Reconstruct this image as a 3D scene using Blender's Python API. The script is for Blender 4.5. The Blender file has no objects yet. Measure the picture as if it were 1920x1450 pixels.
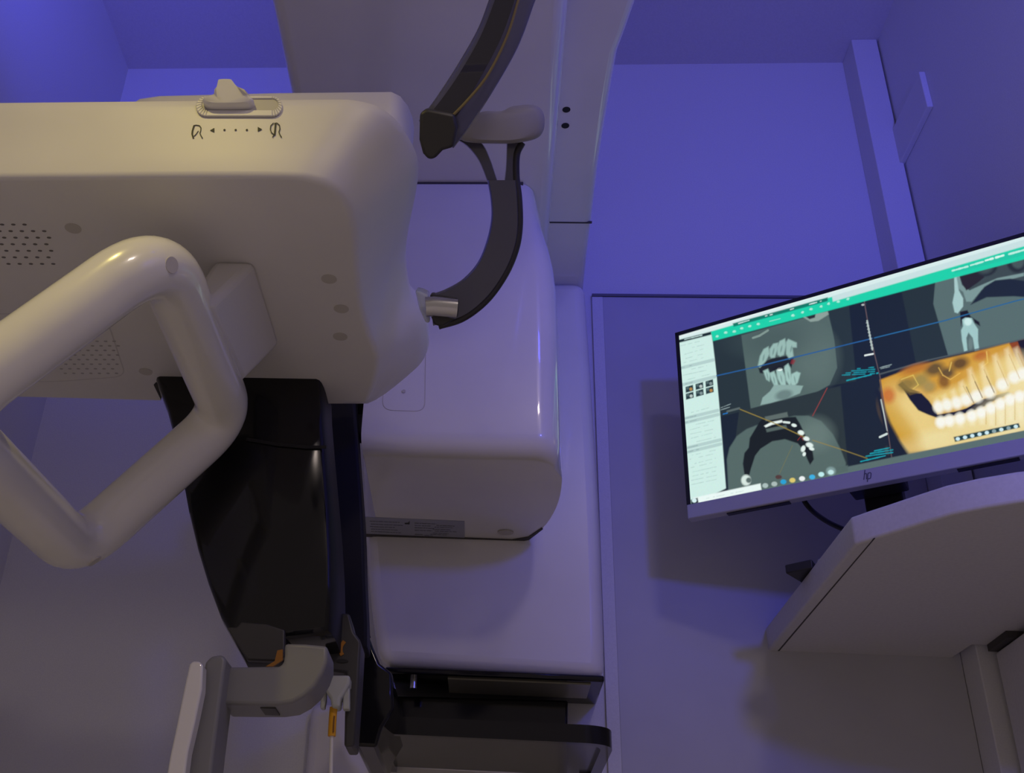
import bpy, bmesh, math, random
import numpy as np
from math import sin, cos, tan, pi, radians, sqrt
from mathutils import Vector, Matrix, Euler

S = bpy.context.scene
COL = S.collection
# ------------------------------------------------------------------ camera
FPX, PCX, PCY = 2070.0, 742.0, 711.0          # focal length and optical centre of the (cropped) photograph, in its pixels
PITCH, YAW, ROLL = radians(29.81), radians(-5.96), radians(3.93)
CAM = Vector((0.0, -1.9, 0.45))
CZ = CAM.z
ROT = Matrix.Rotation(-YAW, 3, 'Z') @ Matrix.Rotation(pi / 2 + PITCH, 3, 'X') @ Matrix.Rotation(ROLL, 3, 'Z')
cd = bpy.data.cameras.new('camera')
cd.sensor_width = 36.0
cd.lens = 36.0 * FPX / 1920.0
cd.shift_x = (960.0 - PCX) / 1920.0
cd.shift_y = (PCY - 725.0) / 1920.0
cd.clip_start = 0.02
cam = bpy.data.objects.new('camera', cd)
cam.matrix_world = Matrix.Translation(CAM) @ ROT.to_4x4()
COL.objects.link(cam)
S.camera = cam
# ------------------------------------------------------------------ exposure, world
S.view_settings.view_transform = 'Standard'
S.view_settings.look = 'None'
S.view_settings.exposure = 0.0
S.view_settings.gamma = 1.0
S.view_settings.use_curve_mapping = False
W = bpy.data.worlds.new('world')
S.world = W
W.use_nodes = True
W.node_tree.nodes['Background'].inputs[0].default_value = (0.200, 0.164, 0.155, 1)
W.node_tree.nodes['Background'].inputs[1].default_value = 1.0


# ------------------------------------------------------------------ lights
def area_light(name, loc, target, size, energy, color, spread=180, size_y=None):
    d = bpy.data.lights.new(name, 'AREA')
    d.energy = energy
    d.color = color
    d.size = size
    if size_y:
        d.shape = 'RECTANGLE'
        d.size_y = size_y
    d.spread = radians(spread)
    o = bpy.data.objects.new(name, d)
    o.location = loc
    o.rotation_euler = (Vector(target) - Vector(loc)).to_track_quat('-Z', 'Y').to_euler()
    COL.objects.link(o)
    return o


BLUE = (0.075, 0.085, 1.0)
WARM = (1.0, 0.81, 0.22)
NEUTRAL = (1.0, 0.83, 0.74)
area_light('blue_lamp_right', (0.65, -1.9, 1.42), (0.78, 0.0, 2.0), 0.10, 3.6, BLUE, spread=104)
area_light('blue_lamp_high', (0.45, -1.5, 2.0), (0.35, -0.4, 2.4), 0.12, 1.3, BLUE)
area_light('blue_lamp_left', (-0.60, -0.85, 2.02), (-0.80, 0.0, 2.45), 0.35, 1.35, BLUE, spread=120)
area_light('warm_downlight', (-0.42, -1.55, 1.62), (-0.36, -1.25, 0.92), 0.022, 0.56, WARM, spread=86)
area_light('floor_bounce_fill', (0.66, -2.65, 2.38), (0.15, -2.1, 0.0), 0.25, 6.5, NEUTRAL, spread=125)  # unseen fill, added so light off the floor lifts the undersides


# ------------------------------------------------------------------ helpers: real points from the photo's pixels
def ray(u, v):
    return ROT @ Vector(((u - PCX) / FPX, -(v - PCY) / FPX, -1.0))


def VY(u, v, dist):            # on the upright plane at this distance in front of the camera
    d = ray(u, v)
    return CAM + d * (dist / d.y)


def HZ(u, v, h):               # on the level plane this far above the camera
    d = ray(u, v)
    return CAM + d * (h / d.z)


def XP(u, v, x):               # on the upright plane x = const
    d = ray(u, v)
    return CAM + d * (x / d.x)


def DP(u, v, depth):           # at a depth along the view axis
    return CAM + ray(u, v) * depth


# ------------------------------------------------------------------ materials
def mat(name, base, rough=0.4, metal=0.0, coat=0.0, bump=0.0, bscale=300.0, spec=0.5, var=0.03, trans=0.0, alpha=1.0, emit=None):
    m = bpy.data.materials.new(name)
    m.use_nodes = True
    nt = m.node_tree
    b = nt.nodes['Principled BSDF']
    tc = nt.nodes.new('ShaderNodeTexCoord')
    nz = nt.nodes.new('ShaderNodeTexNoise')
    nz.inputs['Scale'].default_value = bscale if bump else 6.0
    nz.inputs['Detail'].default_value = 3.0
    nt.links.new(tc.outputs['Object'], nz.inputs['Vector'])
    rp = nt.nodes.new('ShaderNodeValToRGB')
    lo = [max(0, c * (1 - var)) for c in base]
    hi = [min(1, c * (1 + var)) for c in base]
    rp.color_ramp.elements[0].position = 0.35
    rp.color_ramp.elements[1].position = 0.65
    rp.color_ramp.elements[0].color = (*lo, 1)
    rp.color_ramp.elements[1].color = (*hi, 1)
    nt.links.new(nz.outputs['Fac'], rp.inputs['Fac'])
    nt.links.new(rp.outputs['Color'], b.inputs['Base Color'])
    b.inputs['Roughness'].default_value = rough
    b.inputs['Metallic'].default_value = metal
    b.inputs['Specular IOR Level'].default_value = spec
    if coat:
        b.inputs['Coat Weight'].default_value = coat
        b.inputs['Coat Roughness'].default_value = 0.05
    if trans:
        b.inputs['Transmission Weight'].default_value = trans
        b.inputs['IOR'].default_value = 1.25
    if alpha < 1:
        b.inputs['Alpha'].default_value = alpha
    if bump:
        bp = nt.nodes.new('ShaderNodeBump')
        bp.inputs['Strength'].default_value = bump
        bp.inputs['Distance'].default_value = 0.002
        nt.links.new(nz.outputs['Fac'], bp.inputs['Height'])
        nt.links.new(bp.outputs['Normal'], b.inputs['Normal'])
    if emit:
        b.inputs['Emission Color'].default_value = (*emit, 1)
        b.inputs['Emission Strength'].default_value = 1.0
    return m


M = dict(
    wall=mat('wall_paint', (.72, .72, .72), .7, bump=.08, bscale=400, spec=.3),
    ceil=mat('ceiling_paint', (.62, .60, .62), .8, bump=.05, spec=.2),
    floor=mat('floor_vinyl', (.78, .75, .71), .5),
    lam=mat('wall_laminate', (.52, .52, .54), .5, spec=.4),
    plastic=mat('white_plastic', (.78, .76, .73), .26, coat=.8),
    matte=mat('satin_white_plastic', (.74, .72, .69), .45),
    handle=mat('cream_handle_plastic', (.80, .78, .70), .22, coat=.5),
    cap=mat('grey_cap', (.55, .52, .46), .5),
    black=mat('gloss_black', (.008, .008, .009), .10, spec=.35),
    flank=mat('satin_black', (.016, .016, .022), .55, spec=.15),
    dark=mat('dark_rubber', (.022, .021, .021), .45),
    hole=mat('hole_black', (.008, .008, .008), .6),
    smoke=mat('smoked_plastic', (.062, .062, .095), .22, coat=.5),
    navy=mat('navy_sheen_core', (.018, .018, .035), .15, coat=.5),
    smoke_clear=mat('smoked_clear_plastic', (.20, .20, .28), .10, coat=.5, trans=.55, spec=.3),
    pad=mat('grey_rubber', (.30, .29, .29), .55),
    grey=mat('grey_plastic', (.21, .21, .215), .4),
    grey_dk=mat('charcoal_plastic', (.042, .040, .038), .45),
    silver=mat('brushed_metal', (.55, .55, .56), .25, metal=1.0),
    desk=mat('desk_laminate', (.66, .65, .66), .5, bump=.04, bscale=200),
    seam=mat('seam_dark', (.06, .055, .055), .7),
    ink=mat('black_ink', (.02, .02, .02), .6),
    sticker=mat('grey_sticker', (.36, .37, .44), .4),
    faint=mat('faint_print', (.13, .13, .15), .5),
    yellow=mat('yellow_band', (.75, .36, .01), .5),
    orange=mat('orange_mark', (.40, .16, .01), .5),
    cord=mat('white_cord', (.72, .70, .66), .4),
    clearw=mat('milky_plastic', (.60, .62, .58), .25, trans=.25),
    bezel=mat('monitor_silver', (.50, .50, .55), .35, metal=.3),
    bezel_blk=mat('monitor_black', (.012, .012, .013), .3),
    sheen_tint=mat('reflection_tint', (.42, .40, .28), .3),
)


# ------------------------------------------------------------------ mesh helpers
def obj(name, bm_or_me, material, parent=None, smooth=True, bevel=0.0, seg=3, angle=40):
    if isinstance(bm_or_me, bmesh.types.BMesh):
        bmesh.ops.recalc_face_normals(bm_or_me, faces=bm_or_me.faces)
        me = bpy.data.meshes.new(name)
        bm_or_me.to_mesh(me)
        bm_or_me.free()
    else:
        me = bm_or_me
    mats = material if isinstance(material, (list, tuple)) else [material]
    for m_ in mats:
        me.materials.append(m_)
    o = bpy.data.objects.new(name, me)
    COL.objects.link(o)
    if smooth:
        try:
            me.shade_smooth()
            me.set_sharp_from_angle(angle=radians(angle))
        except Exception:
            pass
    if bevel:
        b = o.modifiers.new('bevel', 'BEVEL')
        b.width = bevel
        b.segments = seg
        b.limit_method = 'ANGLE'
        b.angle_limit = radians(35)
        b.use_clamp_overlap = True
        b.harden_normals = False
    if parent:
        pw = parent.matrix_world if parent.parent is None else parent.matrix_world
        o.parent = parent
        o.matrix_parent_inverse = Matrix.Identity(4)
        off = root_offset(parent)
        me.transform(Matrix.Translation(-off))
    return o


def root_offset(p):
    v = Vector((0, 0, 0))
    while p is not None:
        v += p.location
        p = p.parent
    return v


def thing(name, label, cat, loc, group=None):
    o = bpy.data.objects.new(name, None)
    o.empty_display_size = 0.05
    o.location = loc
    COL.objects.link(o)
    tag(o, label, cat, group)
    return o


def tag(o, label, cat, group=None):
    o['label'] = label
    o['category'] = cat
    if group:
        o['group'] = group
    return o


def struct(o):
    o['kind'] = 'structure'
    return o


def add_box(bm, lo, hi):
    r = bmesh.ops.create_cube(bm, size=1.0)
    lo, hi = Vector(lo), Vector(hi)
    c, s = (lo + hi) / 2, hi - lo
    for v in r['verts']:
        v.co = Vector((v.co.x * s.x, v.co.y * s.y, v.co.z * s.z)) + c
    return bm


def add_prism(bm, pts, vec):
    vec = Vector(vec)
    a = [bm.verts.new(p) for p in pts]
    b = [bm.verts.new(Vector(p) + vec) for p in pts]
    n = len(pts)
    bm.faces.new(a[::-1])
    bm.faces.new(b)
    for i in range(n):
        j = (i + 1) % n
        bm.faces.new((a[i], a[j], b[j], b[i]))
    return bm


def add_loft(bm, rings, caps=(True, True), closed=True):
    R = [[bm.verts.new(p) for p in r] for r in rings]
    n = len(R[0])
    for k in range(len(R) - 1):
        for i in range(n if closed else n - 1):
            j = (i + 1) % n
            try:
                bm.faces.new((R[k][i], R[k][j], R[k + 1][j], R[k + 1][i]))
            except ValueError:
                pass
    if caps[0]:
        bm.faces.new(R[0][::-1])
    if caps[1]:
        bm.faces.new(R[-1])
    return bm


def catmull(pts, n=6, closed=False):
    pts = [Vector(p) for p in pts]
    out = []
    m = len(pts)
    rng = range(m) if closed else range(m - 1)
    for i in rng:
        if closed:
            p0, p1, p2, p3 = pts[i - 1], pts[i], pts[(i + 1) % m], pts[(i + 2) % m]
        else:
            p1, p2 = pts[i], pts[i + 1]
            p0 = pts[i - 1] if i > 0 else p1 * 2 - p2
            p3 = pts[i + 2] if i + 2 < m else p2 * 2 - p1
        for k in range(n):
            t = k / n
            out.append(0.5 * ((2 * p1) + (p2 - p0) * t + (2 * p0 - 5 * p1 + 4 * p2 - p3) * t * t + (3 * p1 - p0 - 3 * p2 + p3) * t ** 3))
    if not closed:
        out.append(pts[-1])
    return out


def round_poly(pts, radii, n=6):
    """polyline corners rounded by quadratic arcs; closed"""
    pts = [Vector(p) for p in pts]
    if not isinstance(radii, (list, tuple)):
        radii = [radii] * len(pts)
    out = []
    m = len(pts)
    for i in range(m):
        p, a, b, r = pts[i], pts[i - 1], pts[(i + 1) % m], radii[i]
        if r <= 0:
            out.append(p)
            continue
        da, db = (a - p), (b - p)
        ra = min(r, da.length * .48)
        rb = min(r, db.length * .48)
        A, B = p + da.normalized() * ra, p + db.normalized() * rb
        for k in range(n + 1):
            t = k / n
            out.append(A * (1 - t) ** 2 + p * 2 * t * (1 - t) + B * t * t)
    return out


def add_tube(bm, path, radii, seg=20, closed=False, flat=None, caps=True):
    """sweep along path; flat=(normal vector, ratio) squashes the section along that normal"""
    path = [Vector(p) for p in path]
    n = len(path)
    if not isinstance(radii, (list, tuple)):
        radii = [radii] * n
    tang = []
    for i in range(n):
        if closed:
            t = path[(i + 1) % n] - path[i - 1]
        else:
            t = path[min(i + 1, n - 1)] - path[max(i - 1, 0)]
        tang.append(t.normalized())
    ref = Vector((0, 0, 1)) if abs(tang[0].z) < .9 else Vector((1, 0, 0))
    nrm = tang[0].cross(ref).normalized()
    rings = []
    for i in range(n):
        if flat:
            f = (Vector(flat[0]) - tang[i] * Vector(flat[0]).dot(tang[i])).normalized()
            b = tang[i].cross(f).normalized()
            ring = [path[i] + (f * cos(a) * flat[1] + b * sin(a)) * radii[i] for a in [2 * pi * k / seg for k in range(seg)]]
        else:
            nrm = (nrm - tang[i] * nrm.dot(tang[i])).normalized()
            b = tang[i].cross(nrm)
            ring = [path[i] + (nrm * cos(a) + b * sin(a)) * radii[i] for a in [2 * pi * k / seg for k in range(seg)]]
        rings.append(ring)
    if closed:
        rings.append(rings[0])
        R = [[bm.verts.new(p) for p in r] for r in rings[:-1]]
        # match the seam by the best rotation
        best = min(range(seg), key=lambda s: sum((R[-1][k].co - R[0][(k + s) % seg].co).length for k in range(0, seg, 4)))
        for q in range(len(R)):
            A = R[q]
            if q + 1 < len(R):
                B = R[q + 1]
            else:
                B = R[0][best:] + R[0][:best]
            for i in range(seg):
                j = (i + 1) % seg
                bm.faces.new((A[i], A[j], B[j], B[i]))
    else:
        add_loft(bm, rings, (caps, caps))
    return bm


def add_disc(bm, c, nrm, r, depth, seg=20, rx=None):
    nrm = Vector(nrm).normalized()
    ref = Vector((1, 0, 0)) if abs(nrm.x) < .9 else Vector((0, 1, 0))
    a = (ref - nrm * ref.dot(nrm)).normalized()
    b = nrm.cross(a)
    rx = rx or r
    ring = [Vector(c) + a * cos(t) * rx + b * sin(t) * r for t in [2 * pi * k / seg for k in range(seg)]]
    return add_prism(bm, ring, nrm * depth)


def add_stroke(bm, pts, nrm, w, th):
    """flat ink line of width w lying on a surface with normal nrm"""
    nrm = Vector(nrm).normalized()
    pts = [Vector(p) for p in pts]
    L, Rr = [], []
    for i, p in enumerate(pts):
        t = (pts[min(i + 1, len(pts) - 1)] - pts[max(i - 1, 0)]).normalized()
        s = nrm.cross(t).normalized() * (w / 2)
        L.append(p + s)
        Rr.append(p - s)
    for i in range(len(pts) - 1):
        add_prism(bm, [L[i], L[i + 1], Rr[i + 1], Rr[i]], nrm * th)
    return bm


def new():
    return bmesh.new()


# ================================================================== THE ROOM
CEIL, XL, XR = 2.405, -0.905, 0.842
YF = -2.9
bm = new(); add_box(bm, (XL - .1, 0, 0), (XR + .1, .1, CEIL)); struct(obj('wall_back', bm, M['wall'], smooth=False))
bm = new(); add_box(bm, (XL - .1, YF, 0), (XL, 0, CEIL)); struct(obj('wall_left', bm, M['wall'], smooth=False))
bm = new(); add_box(bm, (XR, YF, 0), (XR + .1, 0, CEIL)); struct(obj('wall_right', bm, M['wall'], smooth=False))
bm = new(); add_box(bm, (XL - .1, YF, CEIL), (XR + .1, .1, CEIL + .1)); struct(obj('ceiling', bm, M['ceil'], smooth=False))
bm = new(); add_box(bm, (XL - .1, YF, -.1), (XR + .1, .1, 0)); struct(obj('floor', bm, M['floor'], smooth=False))

# boxed-in trunking in the corner
bm = new()
add_box(bm, (.783, -.07, 0), (.838, 0, CEIL))
struct(obj('trim_1', bm, M['wall'], smooth=False, bevel=.002))
# laminate wall panel beside the scanner
pa, pb = VY(1110, 551, 1.889), VY(1130, 551, 1.889)
ZP = pa.z
bm = new(); add_box(bm, (pb.x, -.009, .25), (.782, 0, ZP - .006))
struct(obj('trim_2', bm, M['lam'], smooth=False, bevel=.001))
bm = new()
add_box(bm, (pa.x, -.0088, .25), (pb.x, 0, ZP - .006))
struct(obj('trim_3', bm, M['wall'], smooth=False))
bm = new()
add_box(bm, (pa.x, -.012, ZP - .0055), (.782, 0, ZP))
struct(obj('trim_4', bm, mat('joint_grey', (.16, .16, .18), .7), smooth=False))
# small box low on the right wall near the ceiling
a, b_, c_ = XP(1744, 213, XR), XP(1699, 303, XR), XP(1727, 150, XR)
bm = new()
add_box(bm, (XR - .012, a.y - .02, a.z), (XR, -.02, c_.z))
o = obj('wall_plate', bm, M['wall'], smooth=False, bevel=.002)
tag(o, 'slim white plate high on the right wall beside the corner trunking', 'wall plate')

# ================================================================== DENTAL SCANNER
SC = thing('dental_scanner', 'large white and black dental x-ray scanner mounted on the back wall', 'x-ray machine', (0.0, 0.0, 0.0))

# --- wall column (back plate)
pl = [(683, 1003), (686, 1050), (691, 1100), (698, 1160), (706, 1215), (714, 1245)]
pr = [(1135, 1271), (1132, 1150), (1127, 1000), (1119, 850), (1109, 700), (1099, 560), (1097, 526)]
pts = [VY(u, v, 1.75) for u, v in [(676, 526), (676, 760)] + pl + pr]
bm = new(); add_prism(bm, pts, (0, .148, 0))
obj('wall_column', bm, M['plastic'], SC, bevel=.022, seg=5)
# its underside
bm = new()
zc = VY(930, 1263, 1.75).z
xc0, xc1 = VY(722, 1252, 1.75).x, VY(1133, 1270, 1.75).x
add_box(bm, (xc0, -.149, zc - .006), (xc1, -.002, zc + .004))
col_under = obj('column_underside', bm, M['black'], SC, bevel=.003)
bm = new(); add_box(bm, (xc0 + .10, -.135, zc - .0085), (xc1 - .02, -.05, zc - .0055)); obj('underside_reflection', bm, M['sheen_tint'], SC)  # greenish reflection in the black underside, painted as a pale strip
bm = new(); add_tube(bm, [(xc0 + .045, -.12, zc - .022), (xc0 + .045, -.12, zc - .004)], .006, 12); obj('latch_pin', bm, M['silver'], SC)

# --- lower column cover reaching to the floor
bm = new(); add_box(bm, (-.300, -.035, 0.0), (.126, -.001, zc - .03))
obj('column_base_cover', bm, M['matte'], SC, bevel=.015)
# black glossy panel under the column
bm = new()
p0, p1, p2, p3 = [VY(u, v, 1.84) for u, v in [(715, 1304), (1065, 1313), (1064, 1420), (712, 1420)]]
add_prism(bm, [p0, p1, p2, p3], (0, .024, 0))
obj('black_panel', bm, M['black'], SC, bevel=.004)

# --- head tube housing (white body)
def plan_ring(xl, xr, yf, yb, rfl, rfr, rb, z, n=8):
    pts = [Vector((xl, yb, z)), Vector((xl, yf, z)), Vector((xr, yf, z)), Vector((xr, yb, z))]
    out = [pts[0]]
    for p, c, r, a0 in ((pts[1], (1, 1), rfl, pi), (pts[2], (-1, 1), rfr, 1.5 * pi), (pts[3], (-1, -1), rb, 0)):
        cx, cy = p.x + c[0] * r, p.y + c[1] * r
        for k in range(n + 1):
            t = a0 + (pi / 2) * k / n
            out.append(Vector((cx + r * cos(t), cy + r * sin(t), z)))
    return out


zb = CZ + .700
HF = 1.414
xlh, yfh, ybh = VY(674, 850, 1.414).x, HF - 1.9, -.150
zt = CZ + 1.19
prof = [(zt, VY(1003, 342, HF + .02).x)] + [(VY(u, v, HF + .02).z, VY(u, v, HF + .02).x) for u, v in [(1010, 390), (1019, 430), (1030, 465), (1038, 500), (1043, 540), (1046, 600), (1048, 700), (1050, 770)]]
rear = [HZ(u, v, .700) for u, v in [(683, 1003), (960, 1015), (990, 1008), (1018, 990), (1038, 962), (1050, 930), (1055, 890)]]


def head_ring(ins, z, xr):
    dx = xr - prof[-1][1]
    k_ = .035
    out = [Vector((xlh, ybh, z)), Vector((xlh + ins * .1, yfh + ins, z))]
    for q in range(9):                                   # rounded front corner
        t = 1.5 * pi + (pi / 2) * q / 8
        out.append(Vector((xr - ins * .25 - k_ + k_ * cos(t), yfh + ins + k_ + k_ * sin(t), z)))
    for p in catmull(rear[::-1][:-1], 3):                # rounded rear corner of the underside
        out.append(Vector((p.x + dx, max(p.y, yfh + .09), z)))
    out.append(Vector((xlh + .05, ybh, z)))
    return out


rings = []
for z, xr in prof:
    rings.append(head_ring(0, z, xr))
rf = .03
for k in range(7):
    t = (pi / 2) * k / 6
    ins = rf * (1 - cos(t))
    rings.append(head_ring(ins, zb + rf - rf * sin(t), prof[-1][1]))
bm = new(); add_loft(bm, rings)
body = obj('tube_head', bm, M['plastic'], SC, angle=50)
# dark strip painted in for the shadow line under its rear
bm = new()
rim = [HZ(u, v, .6985) for u, v in [(683, 1002), (960, 1013), (990, 1008), (1016, 991)]]
rim2 = [HZ(u, v, .6985) for u, v in [(683, 1007), (961, 1019), (992, 1013), (1018, 993)]]
for i in range(len(rim) - 1):
    add_prism(bm, [rim[i], rim[i + 1], rim2[i + 1], rim2[i]], (0, 0, .004))
obj('painted_shadow_line', bm, M['seam'], body)
# rating label
hl = .6992
lab = [HZ(u, v, hl) for u, v in [(684, 970), (871, 978), (871, 1011), (685, 1003)]]
bm = new(); add_prism(bm, lab, (0, 0, .0008)); lab_o = obj('rating_label', bm, M['sticker'], body, smooth=False)
lab_o['label'] = 'grey rating sticker with rows of tiny print'
random.seed(4)


def lab_pt(s, t):
    a_ = lab[0].lerp(lab[1], s)
    b2 = lab[3].lerp(lab[2], s)
    return a_.lerp(b2, t) - Vector((0, 0, .0004))


bm = new()
for (s0, s1, t) in [(.05, .35, .2), (.06, .38, .36), (.05, .3, .5), (.06, .33, .64), (.06, .36, .78),
                    (.50, .72, .2), (.5, .66, .33), (.5, .7, .46), (.72, .9, .28), (.7, .88, .38), (.68, .86, .5),
                    (.5, .68, .6), (.7, .92, .6), (.68, .84, .72), (.66, .82, .8), (.5, .58, .84), (.6, .68, .88)]:
    s = s0
    while s < s1:
        e = min(s1, s + random.uniform(.015, .05))
        add_stroke(bm, [lab_pt(s, t), lab_pt(e, t)], (0, 0, -1), .0011, .0003)
        s = e + random.uniform(.004, .01)
obj('label_print', bm, M['faint'], lab_o, smooth=False)
bm = new()
add_prism(bm, [lab_pt(s, t) for s, t in [(.40, .22), (.405, .28), (.45, .28), (.45, .08), (.435, .2)]], (0, 0, -.0003))
obj('maker_symbol', bm, M['ink'], lab_o, smooth=False)
bm = new(); add_disc(bm, HZ(948, 998, .6995), (0, 0, -1), .010, .0015, 24, .013); obj('underside_button', bm, M['cap'], body)
# front access hatch
def on_body(u, v):
    return VY(u, v, 1.9 + yfh - .0006)


hp = round_poly([on_body(u, v) for u, v in [(724, 640), (799, 640), (797, 772), (716, 769)]], [0, 0, .016, .016])
hi_ = [p for p in hp]
bm = new()
cen = sum(hi_, Vector()) / len(hi_)
inn = [cen + (p - cen) * .972 for p in hi_]
for i in range(len(hi_)):
    j = (i + 1) % len(hi_)
    add_prism(bm, [hi_[i], hi_[j], inn[j], inn[i]], (0, .002, 0))
hatch = obj('hatch_groove', bm, M['cap'], body, smooth=False)
bm = new(); add_disc(bm, on_body(757, 734), (0, -1, 0), .0028, .0008, 12); obj('hatch_screw', bm, M['cap'], body)

# --- overhead arm above the head
bm = new(); add_box(bm, (HZ(540, 165, 1.1905).x, -1.2, CZ + 1.1905), (HZ(1016, 330, 1.1905).x + .02, -.148, CZ + 1.33))
arm = obj('overhead_arm', bm, M['plastic'], SC, bevel=.02, seg=6)
bm = new(); add_box(bm, (xlh, yfh - .001, zt - .0035), (prof[0][1] - .02, yfh + .006, zt + .0004)); obj('arm_seam', bm, M['seam'], arm)
# upper column flank, seen from below, with its curved right edge
edge = [(1196, -30), (1194, 0), (1177, 50), (1158, 100), (1147, 160), (1135, 230), (1122, 310), (1110, 410), (1101, 480), (1096, 528)]
o2 = [HZ(u, v, 1.23) for u, v in edge]
zf = CZ + 1.23
pts = [Vector((-.25, -1.2, zf)), Vector((o2[0].x + .006, -1.2, zf))] + o2 + [Vector((o2[-1].x, -.002, zf)), Vector((-.25, -.002, zf))]
bm = new(); add_prism(bm, pts, (0, 0, .25))
flank = obj('upper_column', bm, M['plastic'], SC, bevel=.012, seg=5)
bm = new()
add_prism(bm, [HZ(u, v, 1.2295) for u, v in [(1024, 416), (1110, 417), (1109.5, 419.5), (1023, 418.5)]], (0, 0, .003))
obj('column_seam', bm, M['seam'], flank, smooth=False)
for u, v in [(1062, 206), (1060, 236)]:
    bm = new(); add_disc(bm, HZ(u, v, 1.2295), (0, 0, 1), .0062, .004, 20)
    obj('bolt_hole', bm, M['hole'], flank)

# --- black detector arm
bpx = [(285, 700), (606, 700), (607, 735), (612, 800), (619, 880), (626, 960), (631, 1050), (632, 1110), (627, 1195), (540, 1205), (534, 1250),
       (462, 1249), (440, 1210), (415, 1166), (390, 1100), (370, 1035), (353, 965), (341, 900), (327, 828), (312, 772), (297, 733)]
r_ = ray(440, 717)
d0 = .68 * r_.y / r_.z
front = [VY(u, v, d0) for u, v in bpx]
cen = sum(front, Vector()) / len(front)
rings = []
x_ = VY(612, 760, d0).x
r_ = ray(667, 760)
db = x_ * r_.y / r_.x
print('casing', d0, db)
for fy, sc in [(0.0, .90), (.003, .945), (.010, .975), (.022, .994), (.036, 1.0), (.10, 1.0)]:
    rings.append([Vector((cen.x + (p.x - cen.x) * sc, p.y - .012 + fy, cen.z + (p.z - cen.z) * (sc if sc > .99 else (1 - (1 - sc) * .6)))) for p in front])
bm = new(); add_loft(bm, rings)
bm.normal_update()
det = obj('detector_arm', bm, [M['black'], M['flank']], SC, angle=45)
for f in det.data.polygons:
    if abs(f.normal.x) > .9:
        f.material_index = 1
det['label'] = 'glossy black curved casing hanging below the white table'
# satin flank behind the casing, closing the gap to the white head
bm = new()
add_prism(bm, [VY(u, v, db - .05) for u, v in [(596, 690), (664, 690), (666, 760), (672, 850), (680, 960), (682, 1005), (684, 1080), (688, 1170), (688, 1215), (610, 1215), (600, 1100)]], (0, .05, 0))
obj('casing_flank', bm, M['flank'], SC, bevel=.004)
# short mount from the flank to the head
yf_ = db - 1.9
bm = new(); add_box(bm, (-.262, yf_ - .002, CZ + .80), (-.215, -.30, CZ + .90)); add_box(bm, (-.262, -.40, CZ + .80), (-.180, -.30, CZ + .90))
obj('mounting_bar', bm, M['flank'], SC)
# faint joint across it
bm = new()
jl = [VY(u, v, d0 - .0135) for u, v in [(462, 824), (520, 834), (575, 839), (612, 839)]]
add_stroke(bm, jl, (0, -1, 0), .004, .001)
obj('casing_joint', bm, M['hole'], det)
# grey latch cover low on the casing
bm = new()
add_prism(bm, [VY(u, v, d0 - .016) for u, v in [(424, 1176), (444, 1176), (452, 1166), (500, 1170), (534, 1181), (534, 1232), (520, 1240), (463, 1238)]], (0, .01, 0))
obj('latch_cover', bm, M['grey_dk'], det, bevel=.002)
bm = new()
add_prism(bm, [VY(u, v, d0 - .018) for u, v in [(520, 1220), (530, 1218), (530, 1238), (512, 1250), (498, 1250), (515, 1240)]], (0, .003, 0))
obj('orange_tab', bm, M['orange'], det)
# lower connector block behind
bm = new()
add_prism(bm, [VY(u, v, d0 + .062) for u, v in [(615, 1150), (655, 1150), (664, 1185), (677, 1203), (672, 1290), (664, 1400), (560 + 85, 1400), (648, 1262), (612, 1258)]], (0, .05, 0))
cb = obj('connector_block', bm, M['grey_dk'], SC, bevel=.003)
bm = new()
add_stroke(bm, catmull([VY(u, v, d0 + .0615) for u, v in [(646, 1203), (640, 1212), (639, 1222), (642, 1229)]], 4), (0, -1, 0), .0045, .0006)
obj('orange_symbol', bm, M['orange'], cb, smooth=False)
bm = new(); add_disc(bm, VY(642, 1240, d0 + .0615), (0, -1, 0), .0022, .0006, 16, .007); obj('oval_mark', bm, M['hole'], cb, smooth=False)
# black hanging side plate at the column's left
bm = new()
add_prism(bm, [VY(u, v, db + .03) for u, v in [(672, 1140), (687, 1180), (700, 1215), (712, 1244), (735, 1262), (738, 1330), (716, 1366), (706, 1401), (668, 1399), (662, 1388), (667, 1310), (674, 1260), (676, 1200)]], (0, .22, 0))
obj('side_plate', bm, M['black'], SC, bevel=.004)
bm = new()
add_prism(bm, [VY(u, v, db + .01) for u, v in [(674, 1176), (682, 1166), (689, 1170), (686, 1180), (693, 1188), (684, 1192)]], (0, .02, 0))
obj('side_clip', bm, M['dark'], SC)

# --- black tray ring at the bottom
zt0 = VY(930, 1386, 1.58).z
zt1 = VY(930, 1352, 1.58).z
outer = [(-.205, -.05), (-.205, -.318), (.185, -.318), (.213, -.285), (.213, -.06), (.16, -.03)]
yfr = -.32
xr_t = VY(1150, 1385, 1.60).x
xl_t = VY(700, 1370, 1.60).x
out = round_poly([Vector(p) for p in [(xl_t, -.04, zt0), (xl_t, yfr, zt0), (xr_t, yfr, zt0), (xr_t, -.04, zt0)]], [0, .02, .045, .02], 8)
cx = (xl_t + xr_t) / 2
inn = round_poly([Vector(p) for p in [(xl_t + .016, -.04, zt0), (xl_t + .016, yfr + .012, zt0), (xr_t - .016, yfr + .012, zt0), (xr_t - .016, -.04, zt0)]], [0, .015, .035, .012], 8)
bm = new()
up = Vector((0, 0, zt1 - zt0))
O0 = [bm.verts.new(p) for p in out]; O1 = [bm.verts.new(p + up) for p in out]
I0 = [bm.verts.new(p) for p in inn]; I1 = [bm.verts.new(p + up) for p in inn]
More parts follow.
